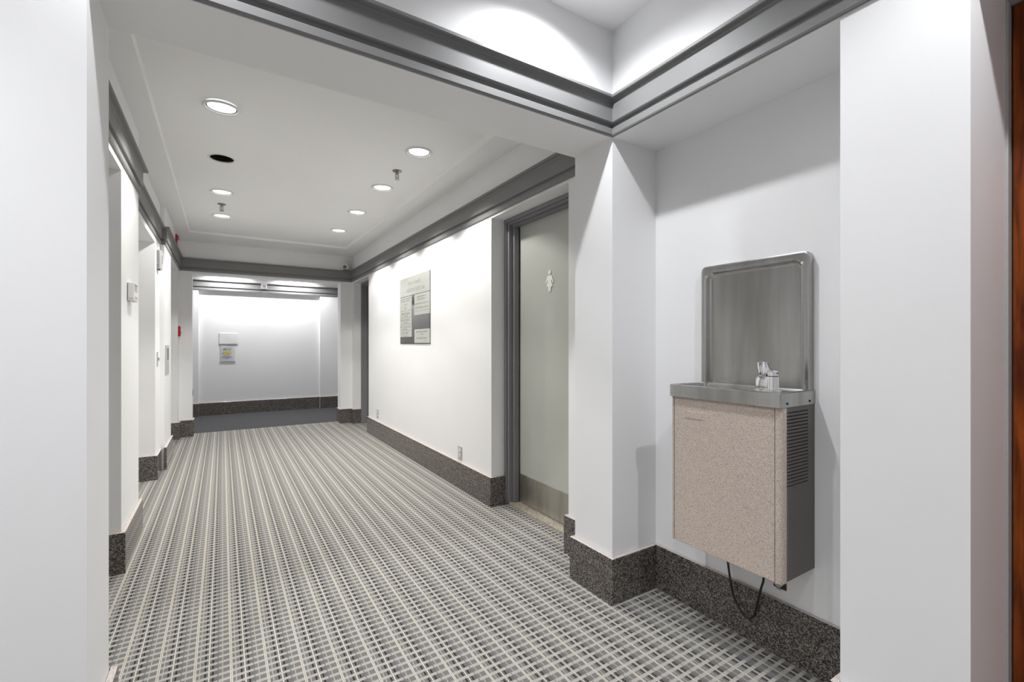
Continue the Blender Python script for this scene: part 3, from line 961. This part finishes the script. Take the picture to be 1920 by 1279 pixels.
for (xa, xb, z, hg, mt) in ((.02, .13, 1.135, .008, 'ink'), (.01, .06, 1.112, .012, 'inkblue'), (.065, .13, 1.112, .009, 'ink'), (.0, .13, 1.066, .026, 'yellow'), (.03, .105, 1.040, .022, 'yellow'), (.015, .12, 1.068, .006, 'ink'), (.04, .095, 1.042, .006, 'ink'), (.01, .13, 1.004, .007, 'ink'), (-.01, .15, .978, .008, 'inkblue'), (.045, .09, .955, .008, 'ink')):
    dy = .0006 if mt != 'yellow' else 0
    B(xa, xb, yy - .0006 - dy, yy - dy, z - hg / 2, z + hg / 2).build('print', M[mt], t)
B(-.040, .188, YN - .009, YN - .001, .889, .896, bev=.001).build('lower_curl', M['grey'], t)

t = thing('security_camera', (1.585, 7.26, 2.322), 'small white round security camera above the far right corner moulding', 'camera')
MB().cyl((1.585, 7.262, 2.3225), .036, .008, 'Z', 28).build('foot', M['black'], t, smooth=True)
a = Vector((-.50, -.80, -.33)).normalized()
cc = Vector((1.585, 7.243, 2.380))
ball = bmesh.new()
bmesh.ops.create_uvsphere(ball, u_segments=28, v_segments=18, radius=.054)
bmesh.ops.translate(ball, verts=ball.verts[:], vec=cc)
mb = MB(); mb.bm.free(); mb.bm = ball
mb.build('dome', M['white'], t, smooth=True)
def disc_along(c, d, r, h, n=24):
    d = d.normalized()
    u = d.cross(Vector((0, 0, 1))).normalized(); v = d.cross(u)
    b = bmesh.new()
    lo = [b.verts.new(c + (u * math.cos(2 * math.pi * i / n) + v * math.sin(2 * math.pi * i / n)) * r) for i in range(n)]
    hi = [b.verts.new(c + d * h + (u * math.cos(2 * math.pi * i / n) + v * math.sin(2 * math.pi * i / n)) * r) for i in range(n)]
    b.faces.new(lo); b.faces.new(hi)
    for i in range(n): b.faces.new((lo[i], lo[(i + 1) % n], hi[(i + 1) % n], hi[i]))
    bmesh.ops.recalc_face_normals(b, faces=b.faces[:])
    m_ = MB(); m_.bm.free(); m_.bm = b
    return m_
disc_along(cc + a * .044, a, .024, .013).build('lens_ring', M['black'], t, smooth=True)
disc_along(cc + a * .054, a, .012, .0035).build('lens', M['ink'], t, smooth=True)

# ------------------------------------------------------------------ recessed lamps
def beam_light(parent, power, col, z, r, cone, blend):
    L = bpy.data.lights.new('lamp_light', 'SPOT')
    L.energy = power
    L.color = col
    L.spot_size = math.radians(cone)
    L.spot_blend = blend
    L.shadow_soft_size = r
    o = bpy.data.objects.new('lamp_light', L)
    COL.objects.link(o)
    o.parent = parent
    o.location = (0, 0, z)
    return o
def make_lamp(loc, label, group, power, col, r=.04, cone=CONE, blend=BLEND):
    t = thing('ceiling_lamp', loc, label, 'lamp', group)
    x, y, z = loc
    MB().lathe((x, y, z), [(.0775, .004), (.0775, -.002), (.081, -.008), (.089, -.009), (.0945, -.004), (.095, 0), (.082, .0005), (.082, .004)], 40, closed=True).build('trim_ring', M['white'], t, smooth=True)
    MB().lathe((x, y, z), [(.0777, .0035), (.0777, .0005), (.0705, .001), (.0705, .004)], 40, closed=True).build('shadow_gap', M['ink'], t, smooth=True)
    MB().cyl((x, y, z + .0012), .0705, .004, 'Z', 40).build('lens', M['lens'], t)
    beam_light(t, power, col, -.014, r, cone, blend)
    return t
NAMES = {(0, 0): 'nearest lit recessed lamp in the left ceiling row', (0, 2): 'second lit lamp in the left ceiling row, past the empty hole', (0, 3): 'farthest recessed lamp in the left ceiling row',
         (1, 0): 'nearest recessed lamp in the right ceiling row', (1, 1): 'second recessed lamp from the front in the right ceiling row', (1, 2): 'third recessed lamp from the front in the right ceiling row', (1, 3): 'farthest recessed lamp in the right ceiling row'}
proto = None
for i, x in enumerate(LX):
    for j, y in enumerate(LY):
        if (i, j) == (0, 1):
            t = thing('empty_lamp_can', (x, y, ZP), 'black empty lamp hole in the left row of the hall ceiling', 'lamp')
            MB().lathe((x, y, ZP), [(.076, .004), (.076, -.002), (.084, -.004), (.091, -.002), (.092, 0), (.08, .0005)], 40, closed=True).build('trim_ring', M['white'], t, smooth=True)
            MB().lathe((x, y, ZP), [(.0785, .001), (.0785, .100), (0, .100), (0, .098), (.0765, .098), (.0765, .001)], 40).build('can', M['dark'], t, smooth=True)
            continue
        if proto is None:
            proto = t = make_lamp((x, y, ZP), NAMES[(i, j)], 'recessed lamps in the hall ceiling', HALL_W, HALL_C)
        else:
            t = copy_tree(proto, (x, y, ZP))
            t.rotation_euler = (0, 0, 0)
        t['label'] = NAMES[(i, j)]
        if (i, j) == (0, 0):
            t.location.z -= .009
            t.rotation_euler = (math.radians(2.5), 0, 0)
for nm, x, y, pw, rr, cone, bl in (('nearest the column', 1.08, 1.315, .74, .022, 152, .9), ('in front of the wooden door', 1.14, -.04, .85, .03, 140, .6),
                                   ('by the left pier, unseen, added as fill', -.10, 1.315, .6, .035, 140, .6), ('over the viewer, unseen, added as fill', -.10, -.04, .55, .05, 140, .6),  # unseen lamps here and in the next row, added as foyer fill
                                   ('at the left, unseen, added to brighten the left pier', -.85, .75, 1.4, .05, 122, .7), ('at the rear left, unseen, added as fill', -1.28, -.9, .6, .05, 140, .6)):
    t = make_lamp((x, y, ZF - .0056), 'recessed foyer lamp ' + nm, 'recessed lamps in the foyer ceiling', FOYER_W * pw, FOYER_C, rr, cone, bl)
bp_ = None
for nm, x in (('left', .08), ('right', 1.13)):
    if bp_ is None:
        bp_ = t = make_lamp((x, 8.92, ZC - .0056), '', 'recessed lamps in the far room', BACK_W, (1, 1, 1), .04, 146, .5)
    else:
        t = copy_tree(bp_, (x, 8.92, ZC - .0056))
    t['label'] = 'recessed far room lamp washing the %s side of the back wall' % nm

# ------------------------------------------------------------------ sprinklers
def sprinkler(x, y, label):
    t = thing('sprinkler_head', (x, y, ZP), label, 'sprinkler', 'sprinkler heads in the hall ceiling')
    MB().lathe((x, y, ZP), [(.001, 0), (.036, 0), (.034, -.006), (.018, -.011), (.001, -.012)], 28).build('escutcheon', M['dmetal'], t, smooth=True)
    MB().cyl((x, y, ZP - .010), .012, -.016, 'Z', 16).build('body', M['dmetal'], t, smooth=True)
    for s in (-1, 1):
        MB().tube([(x + s * .010, y, ZP - .024), (x + s * .014, y, ZP - .040), (x + s * .009, y, ZP - .058), (x, y, ZP - .066)], .003, 8).build('frame_arm', M['dmetal'], t, smooth=True)
    MB().cyl((x, y, ZP - .026), .0035, -.036, 'Z', 10).build('bulb', M['grey'], t, smooth=True)
    MB().cyl((x, y, ZP - .066), .019, -.003, 'Z', 20).build('deflector', M['dmetal'], t, smooth=True)
sprinkler(1.160, 3.535, 'chrome sprinkler head between lamps of the right row')
sprinkler(-.006, 5.275, 'chrome sprinkler head in front of the last left row lamp')
